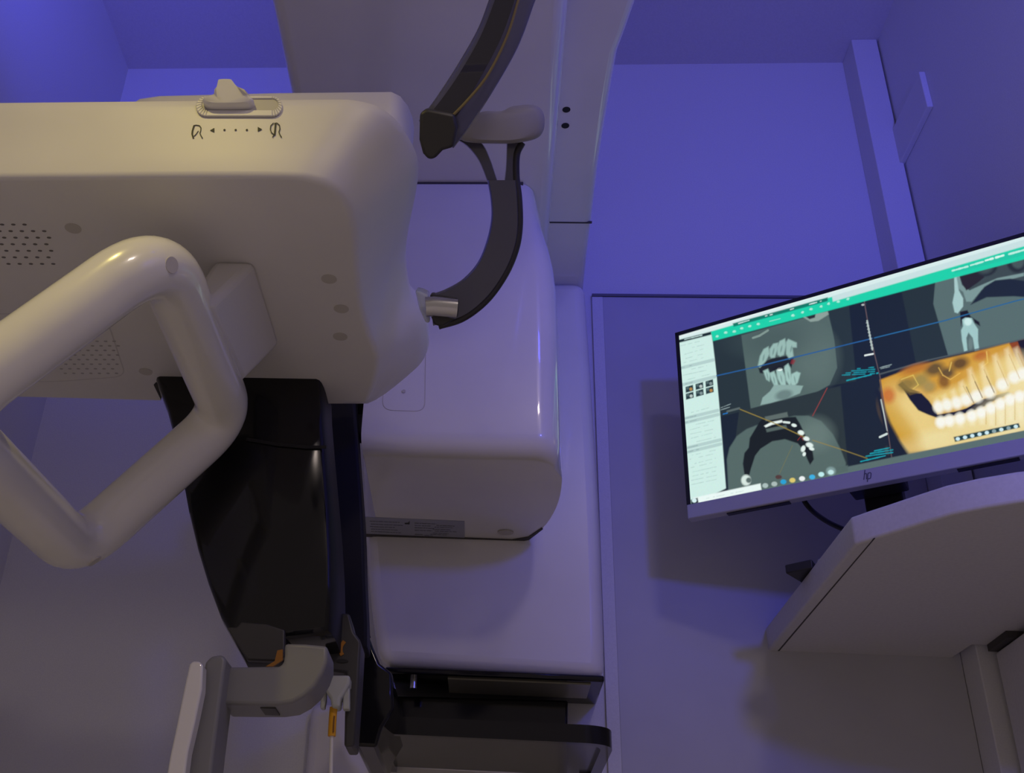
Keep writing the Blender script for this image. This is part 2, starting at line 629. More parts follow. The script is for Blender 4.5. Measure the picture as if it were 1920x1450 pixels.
for i in range(len(out) - 1):
    j = i + 1
    bm.faces.new((O0[i], O0[j], O1[j], O1[i]))
    bm.faces.new((I0[j], I0[i], I1[i], I1[j]))
    bm.faces.new((O0[j], O0[i], I0[i], I0[j]))
    bm.faces.new((O1[i], O1[j], I1[j], I1[i]))
for e in (0, -1):
    bm.faces.new((O0[e], O1[e], I1[e], I0[e]))
tray = obj('tray_rim', bm, M['black'], SC)
bm = new()
add_prism(bm, [p + up * .35 for p in inn], up * .1)
obj('tray_plate', bm, mat('tray_underside', (.030, .030, .025), .25, coat=.3), tray)

# --- patient table: the white box seen from below
HB, HT = .68, .775
# key points: underside edge (R0) and shoulder edge (R2), in step
keys0 = [(-420, 334), (0, 333), (300, 331), (520, 331), (580, 336), (622, 352), (648, 382), (662, 425), (668, 500), (676, 570), (690, 622), (708, 672), (704, 708), (694, 740), (680, 757), (612, 757),
         (606, 740), (600, 724), (586, 718), (292, 717), (288, 722), (302, 751), (0, 743), (-420, 735)]
keys2 = [(-420, 196), (0, 196), (300, 193), (590, 190), (668, 192), (722, 210), (762, 252), (788, 320), (768, 440), (764, 490), (774, 548), (803, 598), (805, 660), (772, 700), (690, 757), (612, 757),
         (606, 740), (600, 724), (586, 718), (292, 717), (288, 722), (302, 751), (0, 743), (-420, 735)]


def dense(pts, k=5):
    n = len(pts)
    v = [Vector((p[0], p[1], 0)) for p in pts]
    out = []
    for i in range(n):
        smooth_ = 2 <= i <= 13
        if smooth_:
            p0, p1, p2, p3 = v[i - 1], v[i], v[i + 1], v[i + 2]
        for q in range(k):
            t = q / k
            if smooth_:
                out.append(.5 * ((2 * p1) + (p2 - p0) * t + (2 * p0 - 5 * p1 + 4 * p2 - p3) * t * t + (3 * p1 - p0 - 3 * p2 + p3) * t ** 3))
            else:
                out.append(v[i].lerp(v[(i + 1) % n], t))
    return out


K0, K2 = dense(keys0), dense(keys2)
rings = []
nk = len(K0)
r0 = [HZ(p.x, p.y, HB) for p in K0]
r2 = []
for i, p in enumerate(K2):
    key = i / 5.0
    if key < 9:
        hh = HT
    elif key < 15:
        hh = HT + (HB + .03 - HT) * (key - 9) / 6
    else:
        hh = HB + .03
    r2.append(HZ(p.x, p.y, hh))
# rear edge points must rise straight up
for i in range(nk):
    if i >= 5 * 15:
        r2[i] = Vector((r0[i].x, r0[i].y, CZ + HT))
cen0 = sum(r0, Vector()) / nk


def inset(ring, d):
    """push a ring inward in plan"""
    n = len(ring)
    o_ = []
    for i in range(n):
        t = (ring[(i + 1) % n] - ring[i - 1])
        nn = Vector((t.y, -t.x, 0))
        nn = nn.normalized() if nn.length > 1e-9 else Vector()
        o_.append(ring[i] - nn * d)
    return o_


# shallow lead-in at the underside edge, then up the flank
sgn = 1
a_area = sum(r0[i].x * r0[(i + 1) % nk].y - r0[(i + 1) % nk].x * r0[i].y for i in range(nk))
sgn = 1 if a_area > 0 else -1
LIP = .007
rings = []
for q in range(6):
    a_ = (pi / 2) * q / 5
    d_in, up_ = LIP * (1 - sin(a_)), LIP * (1 - cos(a_))
    base = [r0[i].lerp(r2[i], up_ / (HT - HB)) for i in range(nk)]
    r = [Vector((p.x, p.y, CZ + HB + up_ * 1.0)) if i < 75 else Vector((p.x, p.y, p.z)) for i, p in enumerate(inset(base, d_in * .8 * sgn))]
    for i in range(nk):
        if i >= 5 * 15 - 2:
            r[i] = Vector((r0[i].x, r0[i].y, CZ + HB + up_))
    rings.append(r)
for t in (.3, .5, .75, .93):
    rings.append([r0[i].lerp(r2[i], t) for i in range(nk)])
# top edge, rounded over
rings.append([p + Vector((0, 0, .004)) for p in inset(r2, .002 * sgn)])
rings.append([Vector((p.x, p.y, CZ + HT + .012)) for p in inset(r2, .012 * sgn)])
for r in rings[-2:]:
    for i in range(nk):
        if i >= 5 * 14:
            r[i] = Vector((r2[i].x, r2[i].y, r[0].z))
bm = new(); add_loft(bm, rings)
table = obj('patient_table', bm, M['matte'], SC, angle=58)
# raised upper cover behind the shoulder
bm = new()
hc = .865
pc = [HZ(u, v, hc) for u, v in [(238, 196), (262, 181), (300, 175.5), (520, 170), (735, 167.5), (752, 176), (766, 194), (774, 214), (777, 232)]]
zlo = CZ + HT
ptsC = pc + [Vector((pc[-1].x - .012, -.93, pc[0].z)), Vector((pc[0].x - .01, -.93, pc[0].z))]
add_prism(bm, [Vector((p.x, p.y, zlo)) for p in ptsC], (0, 0, CZ + hc - zlo))
obj('upper_cover', bm, M['matte'], table, bevel=.006)
# slider slot and knob at the shoulder edge
fd = 1.9 + r0[10].y                        # distance of the front face


def on_front(u, v, off=0.0):
    """point on the table's near face, lifted by off"""
    p0 = VY(u, v, .80)
    # face plane through the near edges of r0 and r2
    a0, a1 = r0[8], r2[8]
    n_ = (r0[12] - r0[6]).cross(a1 - a0).normalized()
    if n_.y > 0:
        n_ = -n_
    d = ray(u, v)
    t = (a0 - CAM).dot(n_) / d.dot(n_)
    return CAM + d * t + n_ * off, n_


FN = on_front(440, 250)[1]


def stadium(x0, x1, y0, y1, n=10):
    r = (y1 - y0) / 2
    cy = (y0 + y1) / 2
    out = []
    for k in range(n + 1):
        t = pi / 2 + pi * k / n
        out.append((x0 + r + r * cos(t), cy - r * sin(t)))
    for k in range(n + 1):
        t = -pi / 2 + pi * k / n
        out.append((x1 - r + r * cos(t), cy - r * sin(t)))
    return out


bm = new()
so = [on_front(u, v, .0)[0] for u, v in stadium(368, 530, 183, 220)]
si = [on_front(u, v, .0)[0] for u, v in stadium(379, 522, 187, 209)]
for i in range(len(so)):
    j = (i + 1) % len(so)
    add_prism(bm, [so[i], so[j], si[j], si[i]], FN * .0022)
slot = obj('slider_slot', bm, M['matte'], table, bevel=.0008)
bm = new()
add_prism(bm, [on_front(u, v, .0004)[0] for u, v in stadium(379, 522, 187, 208)], FN * .0004)
obj('slot_shade', bm, mat('slot_shade_grey', (.48, .46, .43), .5), slot)  # flat plate; the slot's inner shade is put into its darker colour
bm = new()
kn = catmull([(383, 197, 0), (388, 204, 0), (400, 207.5, 0), (430, 208, 0), (462, 207, 0), (474, 203, 0), (478, 197, 0), (468, 189, 0), (452, 182, 0), (443, 171, 0), (437, 167.5, 0), (416, 168, 0), (413, 174, 0), (409, 186, 0), (396, 193, 0)], 4, True)
kb = [on_front(p.x, p.y, .0)[0] for p in kn]
kt = []
for p in kn:
    y = p.y
    kt.append(on_front(p.x, y, .016 if y < 190 else .010)[0])
# lean the crown forward
add_loft(bm, [kb, [a_.lerp(b2, .7) for a_, b2 in zip(kb, kt)], [b2 + (sum(kt, Vector()) / len(kt) - b2) * .10 for b2 in kt]])
obj('slider_knob', bm, M['plastic'], slot, angle=50)
# head icons and dotted arrow
bm = new()


def strk(pts, w=.0009):
    add_stroke(bm, [on_front(u, v, .0002)[0] for u, v in pts], FN, w, .0003)


strk([(364, 236), (361, 246), (360.5, 252), (363, 260)], .0016)
strk([(363, 236), (368, 235), (374, 236), (377, 240), (376.5, 246), (375, 250), (377, 255), (380, 260)])
strk([(372, 246), (368, 252), (364, 256)], .0008)
strk([(513, 231), (508, 236), (507, 243), (509, 249), (514, 253)], .0009)
strk([(517, 231), (516, 243), (515, 254)], .0016)
strk([(514, 232), (519, 231), (524, 235), (525, 242), (523, 248), (525, 253), (528, 258)])
strk([(515, 252), (511, 258)])
for u in (421, 442, 463):
    add_disc(bm, on_front(u, 244, .0002)[0], FN, .0011, .0003, 10)
for tri in ([(394, 245), (402, 240.5), (402, 248.5)], [(491.5, 243), (483.5, 238.5), (483.5, 247)]):
    add_prism(bm, [on_front(u, v, .0002)[0] for u, v in tri], FN * .0003)
obj('head_position_icons', bm, M['ink'], table, smooth=False)
# underside details
def under(u, v, off=.0005):
    return HZ(u, v, HB - off)


for (u, v) in [(137, 428), (617, 523), (640, 579), (638, 631), (273, 697)]:
    bm = new(); add_disc(bm, under(u, v, 0), (0, 0, -1), .0085, .0006, 24, .0085); obj('screw_cap', bm, M['cap'], table)
bm = new()
for r in range(7):
    v = 421 + r * 12.3
    shift = (r % 2) * 10 + r * 2
    nmax = [2, 3, 4, 4, 4, 4, 4][r]
    for q in range(-4, nmax + 1):
        u = q * 21 + shift + (4 if r % 2 else 0) + 4
        if -80 < u < 104:
            add_disc(bm, under(u, v, 0), (0, 0, -1), .0015, .0004, 10, .0024)
obj('speaker_grille', bm, mat('grille_dark', (.17, .16, .15), .6), table, smooth=False)
bm = new()
for r in range(8):
    v = 640 + r * 8.6
    u0 = 118 + (r % 2) * 8 - r * 2
    for q in range(0, 7):
        u = u0 + q * 16 + r * 1.5
        if u < 228:
            add_disc(bm, under(u, v, 0), (0, 0, -1), .0014, .0004, 10, .0022)
obj('speaker_grille', bm, mat('grille_light', (.42, .40, .39), .6), table, smooth=False)
# lid outline on the underside
bm = new()
add_stroke(bm, round_poly([under(u, v, 0) for u, v in [(-120, 590), (196, 586), (236, 706), (100, 716), (-120, 712)]], .02)[:-1], (0, 0, -1), .0012, .0003)
obj('lid_seam', bm, mat('lid_line', (.60, .58, .56), .6), table, smooth=False)

# --- handle loop below the table
ha, hb, hcn, hd = DP(300, 468, 1.04), DP(428, 778, 1.306), DP(142, 1034, 1.218), DP(-125, 776, .919)
path = round_poly([ha, hb, hcn, hd], [.06, .05, .05, .06], 12)
# resample the straights
dens = []
for i in range(len(path)):
    p, q = path[i], path[(i + 1) % len(path)]
    k = max(1, int((q - p).length / .02))
    for t in range(k):
        dens.append(p.lerp(q, t / k))
bm = new(); add_tube(bm, dens, .0305, 28, closed=True)
handle = obj('grab_handle', bm, M['handle'], table, angle=80)
# bracket between handle and table
bm = new()
U = [under(u, v, -.002) for u, v in [(400, 489), (479, 490), (526, 640), (470, 690)]]
Lo = [DP(u, v, d) for u, v, d in [(352, 560, 1.10), (392, 578, 1.10), (455, 718, 1.255), (408, 735, 1.255)]]
add_loft(bm, [Lo, [a_.lerp(b2, .5) for a_, b2 in zip(Lo, U)], U])
obj('handle_bracket', bm, M['matte'], table, bevel=.008)
# caps on the handle: sit on the tube surface
def on_tube(u, v):
    d = ray(u, v).normalized()
    best = None
    for i in range(len(dens)):
        p, q = dens[i], dens[(i + 1) % len(dens)]
        mid_ = (p + q) / 2
        t = (mid_ - CAM).dot(d)
        dist = ((CAM + d * t) - mid_).length
        if dist < .0300:
            th = t - sqrt(.0305 ** 2 - dist ** 2)
            if best is None or th < best[0]:
                best = (th, mid_)
    hit = CAM + d * best[0]
    ax = best[1]
    return hit, (hit - ax).normalized()


for (u, v) in [(322, 497), (178, 1053), (452, 808)]:
    try:
        h, n_ = on_tube(u, v)
        bm = new(); add_disc(bm, h - n_ * .0015, n_, .0078, .002, 20); obj('handle_cap', bm, M['cap'], handle)
    except Exception as e:
        print('cap', u, v, e)

# --- smoked head clamps
cl = catmull([DP(u, v, d) for u, v, d in [(985, -420, 1.0736), (988, -260, 1.0736), (984, -140, 1.0736), (972, -40, 1.0736), (960, 0, 1.0736), (934, 70, 1.0736), (895, 140, 1.0736), (853, 205, 1.0736), (818, 252, 1.0736)]], 8)
bm = new(); add_tube(bm, cl, [.0215] * len(cl), 28, flat=(ray(900, 100), .35))
clampU = obj('head_clamp', bm, M['smoke_clear'], SC, angle=60)
clampU['label'] = 'upper smoked curved head clamp blade'
# dark core on its left half, blue reflections in its colour; the yellow line
bm = new()
e1 = [DP(u, v, 1.0635) for u, v in [(940, -40), (928, 0), (900, 70), (860, 140), (825, 190), (798, 222)]]
e2 = [DP(u, v, 1.0635) for u, v in [(976, -40), (965, 0), (940, 70), (905, 138), (868, 200), (834, 252)]]
e1, e2 = catmull(e1, 6), catmull(e2, 6)
vd = ray(900, 120).normalized()
for i in range(len(e1) - 1):
    add_prism(bm, [e1[i], e1[i + 1], e2[i + 1], e2[i]], vd * .008)
bmesh.ops.remove_doubles(bm, verts=bm.verts, dist=1e-6)
obj('clamp_core', bm, M['navy'], clampU)
bm = new()
add_tube(bm, catmull([DP(u, v, 1.0600) for u, v in [(982, -40), (972, 0), (950, 70), (915, 140), (875, 190), (830, 235), (800, 262)]], 8), .0014, 8)
obj('clamp_piping', bm, mat('olive_piping', (.22, .17, .07), .4), clampU)
bm = new()
add_prism(bm, [DP(u, v, 1.0486) for u, v in [(787, 212), (800, 204), (822, 208), (852, 214), (858, 240), (851, 276), (830, 282), (815, 298), (803, 299), (793, 288), (786, 262)]], vd * .045)
obj('clamp_hinge', bm, M['dark'], clampU, bevel=.004)

# lower forked clamp
def ribbon(bm, left, right, depth, th, n=6):
    L = catmull([DP(u, v, depth) for u, v in left], n)
    Rr = catmull([DP(u, v, depth) for u, v in right], n)
    vv = ray(900, 400).normalized() * th
    rings_ = []
    for a_, b2 in zip(L, Rr):
        m_ = a_.lerp(b2, .5)
        e = (b2 - a_) * .06
        rings_.append([a_ + e + vv * 0, b2 - e, b2 + vv * .3, b2 + vv * .9, b2 - e + vv, a_ + e + vv, a_ + vv * .9, a_ + vv * .3])
    add_loft(bm, rings_)


bm = new()
ribbon(bm, [(858, 262), (878, 276), (897, 300), (910, 330), (924, 372)], [(880, 262), (905, 270), (920, 300), (930, 330), (944, 372)], 1.1554, .012)
ribbon(bm, [(950, 262), (950, 280), (949, 310), (946, 340), (942, 372)], [(985, 262), (969, 280), (967, 310), (970, 340), (971, 372)], 1.1554, .012)
ribbon(bm, [(914, 338), (920, 375), (921, 410), (913, 450), (896, 492), (868, 524), (836, 543), (806, 554)],
       [(969, 338), (972, 375), (973, 425), (966, 468), (946, 515), (912, 562), (868, 596), (812, 612)], 1.1515, .014)
clampL = obj('head_clamp', bm, M['smoke'], SC, angle=50)
bm = new()
add_tube(bm, catmull([DP(u, v, 1.158) for u, v in [(978, 268), (968, 290), (967, 330), (972, 375), (973, 425), (966, 468), (946, 515), (912, 562), (868, 596), (822, 611)]], 8), .0042, 10)
obj('clamp_rim', bm, M['dark'], clampL)
clampL['label'] = 'lower forked smoked head clamp with grey pad'
bm = new()
pad = catmull([(861, 246, 0), (880, 222, 0), (905, 209, 0), (940, 208, 0), (962, 199, 0), (1000, 196.5, 0), (1016, 206, 0), (1022, 226, 0), (1018, 248, 0), (1004, 261, 0), (972, 268, 0), (940, 270, 0), (885, 268, 0), (864, 262, 0)], 4, True)
pr_ = [DP(p.x, p.y, 1.1390) for p in pad]
pcn = sum(pr_, Vector()) / len(pr_)
dv = ray(940, 235).normalized()
add_loft(bm, [[pcn + (p - pcn) * s + dv * t for p in pr_] for s, t in [(.80, -.004), (.93, 0), (1.0, .008), (1.0, .03), (.93, .036)]])
obj('temple_pad', bm, M['pad'], clampL, angle=60)
bm = new()
add_tube(bm, [DP(798, 576, 1.1445), DP(812, 575, 1.1445), DP(857, 579, 1.1445)], .0105, 24)
obj('pivot_pin', bm, M['silver'], clampL)
bm = new()
add_prism(bm, [DP(u, v, 1.1467) for u, v in [(806, 552), (860, 561), (858, 596), (830, 614), (814, 610), (806, 590)]], dv * .02)
obj('pivot_block', bm, M['dark'], clampL, bevel=.003)
bm = new()
add_prism(bm, [DP(u, v, 1.1554) for u, v in [(778, 545), (790, 548), (803, 554), (806, 606), (798, 606), (786, 580)]], dv * .03)
obj('pivot_seat', bm, mat('clear_rim', (.75, .8, .85), .1, trans=.5), clampL, bevel=.003)

# ================================================================== GREY SUPPORT BRACKET (lower left)
BR = thing('support_bracket', 'light grey support bracket with white front plate below the black casing', 'bracket', VY(420, 1440, d0))
bm = new()
add_prism(bm, [VY(u, v, d0 - .118) for u, v in [(355, 1245), (362, 1239), (375, 1240), (380, 1248), (378, 1292), (366, 1350), (352, 1410), (344, 1470), (340, 1560), (298, 1560), (308, 1480), (318, 1420), (332, 1355), (345, 1290)]], (0, .02, 0))
obj('front_plate', bm, M['plastic'], BR, bevel=.006)
bm = new()
add_prism(bm, [VY(u, v, d0 - .093) for u, v in [(384, 1242), (396, 1230), (416, 1227), (424, 1236), (420, 1262), (411, 1330), (402, 1400), (394, 1470), (390, 1560), (330, 1560), (338, 1470), (350, 1400), (366, 1340), (380, 1285)]], (0, .055, 0))
obj('upright', bm, M['grey'], BR, bevel=.006)
bm = new()
armp = [(415, 1250), (440, 1250), (522, 1249), (531, 1244), (533, 1228), (533, 1206), (572, 1207), (614, 1211), (614, 1240), (606, 1262), (590, 1288), (570, 1306), (548, 1318), (520, 1322), (470, 1322), (412, 1321)]
add_prism(bm, [VY(u, v, d0 - .068) for u, v in armp], (0, .0575, 0))
obj('curved_arm', bm, M['grey'], BR, bevel=.004)
bm = new()
a0 = VY(506, 1323, d0 - .068)
add_box(bm, (VY(492, 1325, d0 - .048).x, a0.y + .010, a0.z - .001), (VY(520, 1325, d0 - .048).x, a0.y + .04, a0.z + .002))
obj('arm_slot', bm, M['grey_dk'], BR)

# ================================================================== SENSOR PLUG AND CORD
PG = thing('sensor_cable', 'white plug and cord with a yellow band hanging under the black casing', 'cable', VY(630, 1300, d0 + .06))
bm = new()
add_prism(bm, [VY(u, v, d0 + .037) for u, v in [(612, 1266), (656, 1266), (655, 1282), (646, 1297), (638, 1309), (636, 1326), (621, 1326), (619, 1309), (610, 1297)]], (0, .024, 0))
plug = obj('plug_body', bm, M['clearw'], PG, bevel=.003)
for l in ([(604, 1268), (612, 1268), (611, 1312), (608, 1328), (600, 1328)], [(644, 1290), (655, 1284), (655, 1330), (642, 1330)]):
    bm = new(); add_prism(bm, [VY(u, v, d0 + .047) for u, v in l], (0, .012, 0)); obj('plug_prong', bm, M['clearw'], PG, bevel=.0015)
cp = catmull([VY(u, v, d0 + .049) for u, v in [(628, 1320), (624, 1345), (622, 1385), (620.5, 1440), (619, 1560)]], 8)
bm = new(); add_tube(bm, cp, .0022, 12); obj('cord', bm, M['cord'], PG)
bm = new(); add_tube(bm, catmull([VY(u, v, d0 + .049) for u, v in [(625.5, 1327), (623.5, 1352), (622, 1381)]], 6), .0044, 14); yb_ = obj('yellow_band', bm, M['yellow'], PG)
bm = new()
add_stroke(bm, [VY(u, v, d0 + .0442) for u, v in [(627, 1343), (626, 1352), (625.5, 1364), (625, 1374)]], (0, -1, 0), .0016, .0006)
obj('band_print', bm, mat('band_ink', (.22, .09, .01), .6), yb_, smooth=False)

# ================================================================== DESK
hd_ = .570
ZD0 = CZ + hd_
DK = thing('desk', 'white desk top with slanted end and curved front under the monitor', 'desk', (.75, -.35, 0.0))
fr = [(1603, 1022), (1640, 1010), (1676, 999), (1730, 982), (1786, 965), (1850, 952), (1920, 941)]
frp = [HZ(u, v, hd_) for u, v in fr]
last = frp[-1]
frp += [frp[-1] + (frp[-1] - frp[-2]) * 1.2 + Vector((0, .01, 0)), Vector((XR - .001, frp[-1].y - .09, ZD0))]
wallp = HZ(1438, 1223, hd_)
wallp.y = -.001
pts = frp + [Vector((XR - .001, -.08, ZD0)), Vector((.775, -.08, ZD0)), Vector((.770, -.001, ZD0)), wallp]
bm = new(); add_prism(bm, pts, (0, 0, .040))
obj('desk_top', bm, M['desk'], DK, bevel=.004)
bm = new()
g = [HZ(u, v, hd_ - .0006) for u, v in [(1638, 1011), (1641, 1010), (1460, 1223), (1457, 1223)]]
add_prism(bm, g, (0, 0, .001))
obj('edge_seam', bm, M['seam'], DK, smooth=False)
# end panel by the right wall
bm = new(); add_box(bm, (VY(1868, 1230, 1.815).x, -.62, 0), (XR - .001, -.085, ZD0 - .013))
obj('end_panel', bm, M['desk'], DK, bevel=.002)
bm = new(); add_box(bm, (.795, -.16, ZD0 - .011), (.82, -.085, ZD0 - .0002)); obj('gap_shade', bm, M['seam'], DK)  # dark box standing in for the shaded gap above the end panel

# black object at the desk's edge
bm = new()
zk = ZD0 + .0402
tk = [HZ(u, v, zk + .012 - CZ) for u, v in [(1473, 1077), (1512, 1069), (1660, 1030), (1640, 1042), (1505, 1092)]]
kbp = [HZ(u, v, zk - CZ) for u, v in [(1472, 1079), (1600, 1045)]]
k0 = HZ(1473, 1076, zk - CZ)
q = [k0, HZ(1524, 1065, zk - CZ), HZ(1540, 1085, zk - CZ), HZ(1503, 1094, zk - CZ)]
add_prism(bm, q, (0, 0, .014))
tb = obj('tablet', bm, M['dark'], bevel=.002)
tag(tb, 'black flat device lying on the desk, its corner poking past the slanted end', 'tablet')

# ================================================================== MONITOR
k = 1.04
mc = CAM + Vector((.536, 1.487, .869)) * k
MR = Matrix.Rotation(-.556, 3, 'Z') @ Matrix.Rotation(-.023, 3, 'X')
MW, MH = .545 * k, .345 * k


def ML(a, c, b=0.0):           # local monitor coordinates: across, up, towards the back
    return mc + MR @ Vector((a, b, c))


chin = .0225
MO = thing('monitor', 'wide silver computer monitor showing dental scans on the desk', 'monitor', mc + MR @ Vector((0, .07, 0)) * 1.0)
MO.location.z = zk


def mbox(bm, a0, a1, c0, c1, b0, b1):
    P = [ML(a, c, b) for b in (b0, b1) for a, c in ((a0, c0), (a1, c0), (a1, c1), (a0, c1))]
    v = [bm.verts.new(p) for p in P]
    for f in ((0, 1, 2, 3), (7, 6, 5, 4), (0, 4, 5, 1), (1, 5, 6, 2), (2, 6, 7, 3), (3, 7, 4, 0)):
        bm.faces.new([v[i] for i in f])


bm = new(); mbox(bm, -MW / 2, MW / 2, -MH / 2 + .012, MH / 2, .002, .035)
obj('rear_housing', bm, M['bezel_blk'], MO, bevel=.004)
bm = new(); mbox(bm, -MW / 2, MW / 2, -MH / 2 - .0035, -MH / 2 + chin, -.002, .014)
chin_o = obj('chin_bezel', bm, M['bezel'], MO, bevel=.002)
bm = new()
bz = .0068
for a0, a1, c0, c1 in ((-MW / 2, -MW / 2 + bz, -MH / 2 + chin, MH / 2), (MW / 2 - bz, MW / 2, -MH / 2 + chin, MH / 2), (-MW / 2, MW / 2, MH / 2 - bz, MH / 2)):
    mbox(bm, a0, a1, c0, c1, -.0015, .004)
obj('screen_frame', bm, M['bezel_blk'], MO, smooth=False)
# maker's emblem on the chin: two slanted strokes with a bowl each
bm = new()


def lg(pts):
    add_stroke(bm, [ML(a, -MH / 2 + chin * .5 + c, -.0022) for a, c in pts], MR @ Vector((0, -1, 0)), .0013, .0004)


lg([(-.0058, -.006), (-.002, .0095)])
lg([(-.0036, .003), (-.001, .0035), (-.0006, .002), (-.002, -.006)])
lg([(.0016, .0035), (-.0014, -.0105)])
lg([(.0014, .0032), (.005, .0035), (.0058, .002), (.0042, -.0045), (.0035, -.0058), (.0, -.006)])
obj('maker_emblem', bm, mat('emblem_dark', (.10, .10, .13), .4), chin_o, smooth=False)
# vents/buttons under the chin
for a0, a1 in ((-.22, -.12), (.12, .2)):
    bm = new(); mbox(bm, a0, a1, -MH / 2 - .005, -MH / 2 - .003, .003, .012); obj('button_strip', bm, M['bezel_blk'], MO)
# stand
bm = new(); mbox(bm, -.04, .04, -.17, .02, .035, .075); obj('stand_mount', bm, M['bezel_blk'], MO, bevel=.003)
n0, n1 = ML(0, -.05, .085), ML(0, -.05, .085)
bm = new()
rgt = MR @ Vector((1, 0, 0)); rgt.z = 0; rgt.normalize()
bk = Vector((-rgt.y, rgt.x, 0))
base = Vector((n0.x, n0.y, zk))


def lbox(bm, o_, a0, a1, b0, b1, c0, c1):
    P = [o_ + rgt * a + bk * b + Vector((0, 0, c)) for c in (c0, c1) for a, b in ((a0, b0), (a1, b0), (a1, b1), (a0, b1))]
    v = [bm.verts.new(p) for p in P]
    for f in ((3, 2, 1, 0), (4, 5, 6, 7), (0, 1, 5, 4), (1, 2, 6, 5), (2, 3, 7, 6), (3, 0, 4, 7)):
        bm.faces.new([v[i] for i in f])


lbox(bm, base, -.028, .028, -.01, .014, .008, .34); obj('stand_neck', bm, M['bezel_blk'], MO, bevel=.003)
bm = new(); lbox(bm, base, -.09, .09, -.09, .06, 0, .010); obj('stand_foot', bm, M['bezel'], MO, bevel=.004)

# dark and light clutter behind the monitor
bm = new()
cpath = catmull([ML(-.16, -MH / 2 + .02, .05), ML(-.145, -MH / 2 - .04, .055), ML(-.10, -MH / 2 - .09, .06), ML(-.05, -MH / 2 - .125, .07), ML(.0, -MH / 2 - .140, .10)], 8)
cpath = catmull([VY(u, v, d) for u, v, d in [(1500, 915, 1.72), (1507, 938, 1.72), (1522, 957, 1.72), (1544, 974, 1.70), (1568, 987, 1.68), (1600, 1000, 1.66)]], 8)
add_tube(bm, cpath, .0042, 12)
cb_ = obj('power_cable', bm, M['dark'])
tag(cb_, 'black cable drooping from behind the monitor onto the desk', 'cable')

# ------------------------------------------------------------------ the picture on the screen
NX, NY = 600, 334
sa0, sa1 = -MW / 2 + bz, MW / 2 - bz
sc0, sc1 = -MH / 2 + chin, MH / 2 - bz
AA = np.linspace(sa0, sa1, NX + 1)
CC = np.linspace(sc0, sc1, NY + 1)
ga, gc = np.meshgrid(AA, CC)
o_ = np.array(ML(0, 0, 0)); ex = np.array(MR @ Vector((1, 0, 0))); ez = np.array(MR @ Vector((0, 0, 1)))
P3 = o_ + ga[..., None] * ex + gc[..., None] * ez
SHIFT = np.array(MR @ Vector((0, -1, 0))) * .0004
# picture coordinates of the screen: the flat artwork was measured off the photograph
Rn = np.array(ROT); Q = (P3 - np.array(CAM)) @ Rn
PU = PCX + FPX * Q[..., 0] / -Q[..., 2]
PV = PCY - FPX * Q[..., 1] / -Q[..., 2]
IMG = np.zeros((NY + 1, NX + 1, 3))
rs = np.random.RandomState(3)


def s2l(c):
    c = np.asarray(c, float) / 255.0
    return np.where(c <= .04045, c / 12.92, ((c + .055) / 1.055) ** 2.4)


def poly_mask(pts, soft=0.0):
    inside = np.zeros(PU.shape, bool)
    n = len(pts)
    for i in range(n):
        x1, y1 = pts[i]
        x2, y2 = pts[(i + 1) % n]
        if y1 == y2:
            continue
        cond = ((y1 > PV) != (y2 > PV)) & (PU < (x2 - x1) * (PV - y1) / (y2 - y1) + x1)
        inside ^= cond
    if not soft:
        return inside.astype(float)
    d = np.full(PU.shape, 1e9)
    for i in range(n):
        d = np.minimum(d, seg_dist(pts[i], pts[(i + 1) % n]))
    s = np.where(inside, d, -d)
    return np.clip(.5 + s / (2 * soft), 0, 1)


def seg_dist(a, b):
    ax, ay = a
    bx, by = b
    dx, dy = bx - ax, by - ay
    L = dx * dx + dy * dy + 1e-9
    t = np.clip(((PU - ax) * dx + (PV - ay) * dy) / L, 0, 1)
    return np.hypot(PU - ax - t * dx, PV - ay - t * dy)


def fill(pts, col, alpha=1.0, soft=1.2):
    global IMG
    m = poly_mask(pts, soft)[..., None] * alpha
    IMG = IMG * (1 - m) + s2l(col) * m


def line(pts, col, w, alpha=1.0):
    global IMG
    for i in range(len(pts) - 1):
        d = seg_dist(pts[i], pts[i + 1])
        m = np.clip(.5 + (w / 2 - d) / 1.2, 0, 1)[..., None] * alpha
        IMG = IMG * (1 - m) + s2l(col) * m


def blob(x, y, rx, ry, col, alpha=1.0, soft=.35, rot=0.0):
    global IMG
    c, s = cos(rot), sin(rot)
    X = ((PU - x) * c + (PV - y) * s) / rx
    Y = (-(PU - x) * s + (PV - y) * c) / ry
    r = np.hypot(X, Y)
    m = np.clip((1 - r) / soft + .5, 0, 1)[..., None] * alpha
    IMG = IMG * (1 - m) + s2l(col) * m


def text(x0, y0, x1, y1, col, h, alpha=.8, gap=.25):
    """rows of unreadable small print as in the photograph"""
    L = math.hypot(x1 - x0, y1 - y0)
    t = 0.0
    while t < L:
        w = rs.uniform(2, 5)
        if rs.rand() > gap:
            e = min(L, t + w)
            line([(x0 + (x1 - x0) * t / L, y0 + (y1 - y0) * t / L), (x0 + (x1 - x0) * e / L, y0 + (y1 - y0) * e / L)], col, h * rs.uniform(.6, 1), alpha)
        t += w + rs.uniform(.5, 2)


# along-the-screen directions: t runs left to right; top(x), bottom(x) are screen edges in the picture
def yt(x):
    return 630.0 - (x - 1268) * .2935


def ybt(x):
    return 946.0 - (x - 1294) * .2005


def row(x, f):                 # picture y at fraction f of the way down the screen at x
    return yt(x) + (ybt(x) - yt(x)) * f


def strip(x0, x1, f0, f1, col, alpha=1.0, n=2, soft=.8, skew=0.08):
    fill([(x0, row(x0, f0)), (x1, row(x1, f0)), (x1 + skew * 300 * (f1 - f0), row(x1, f1)), (x0 + skew * 300 * (f1 - f0), row(x0, f1))], col, alpha, soft)


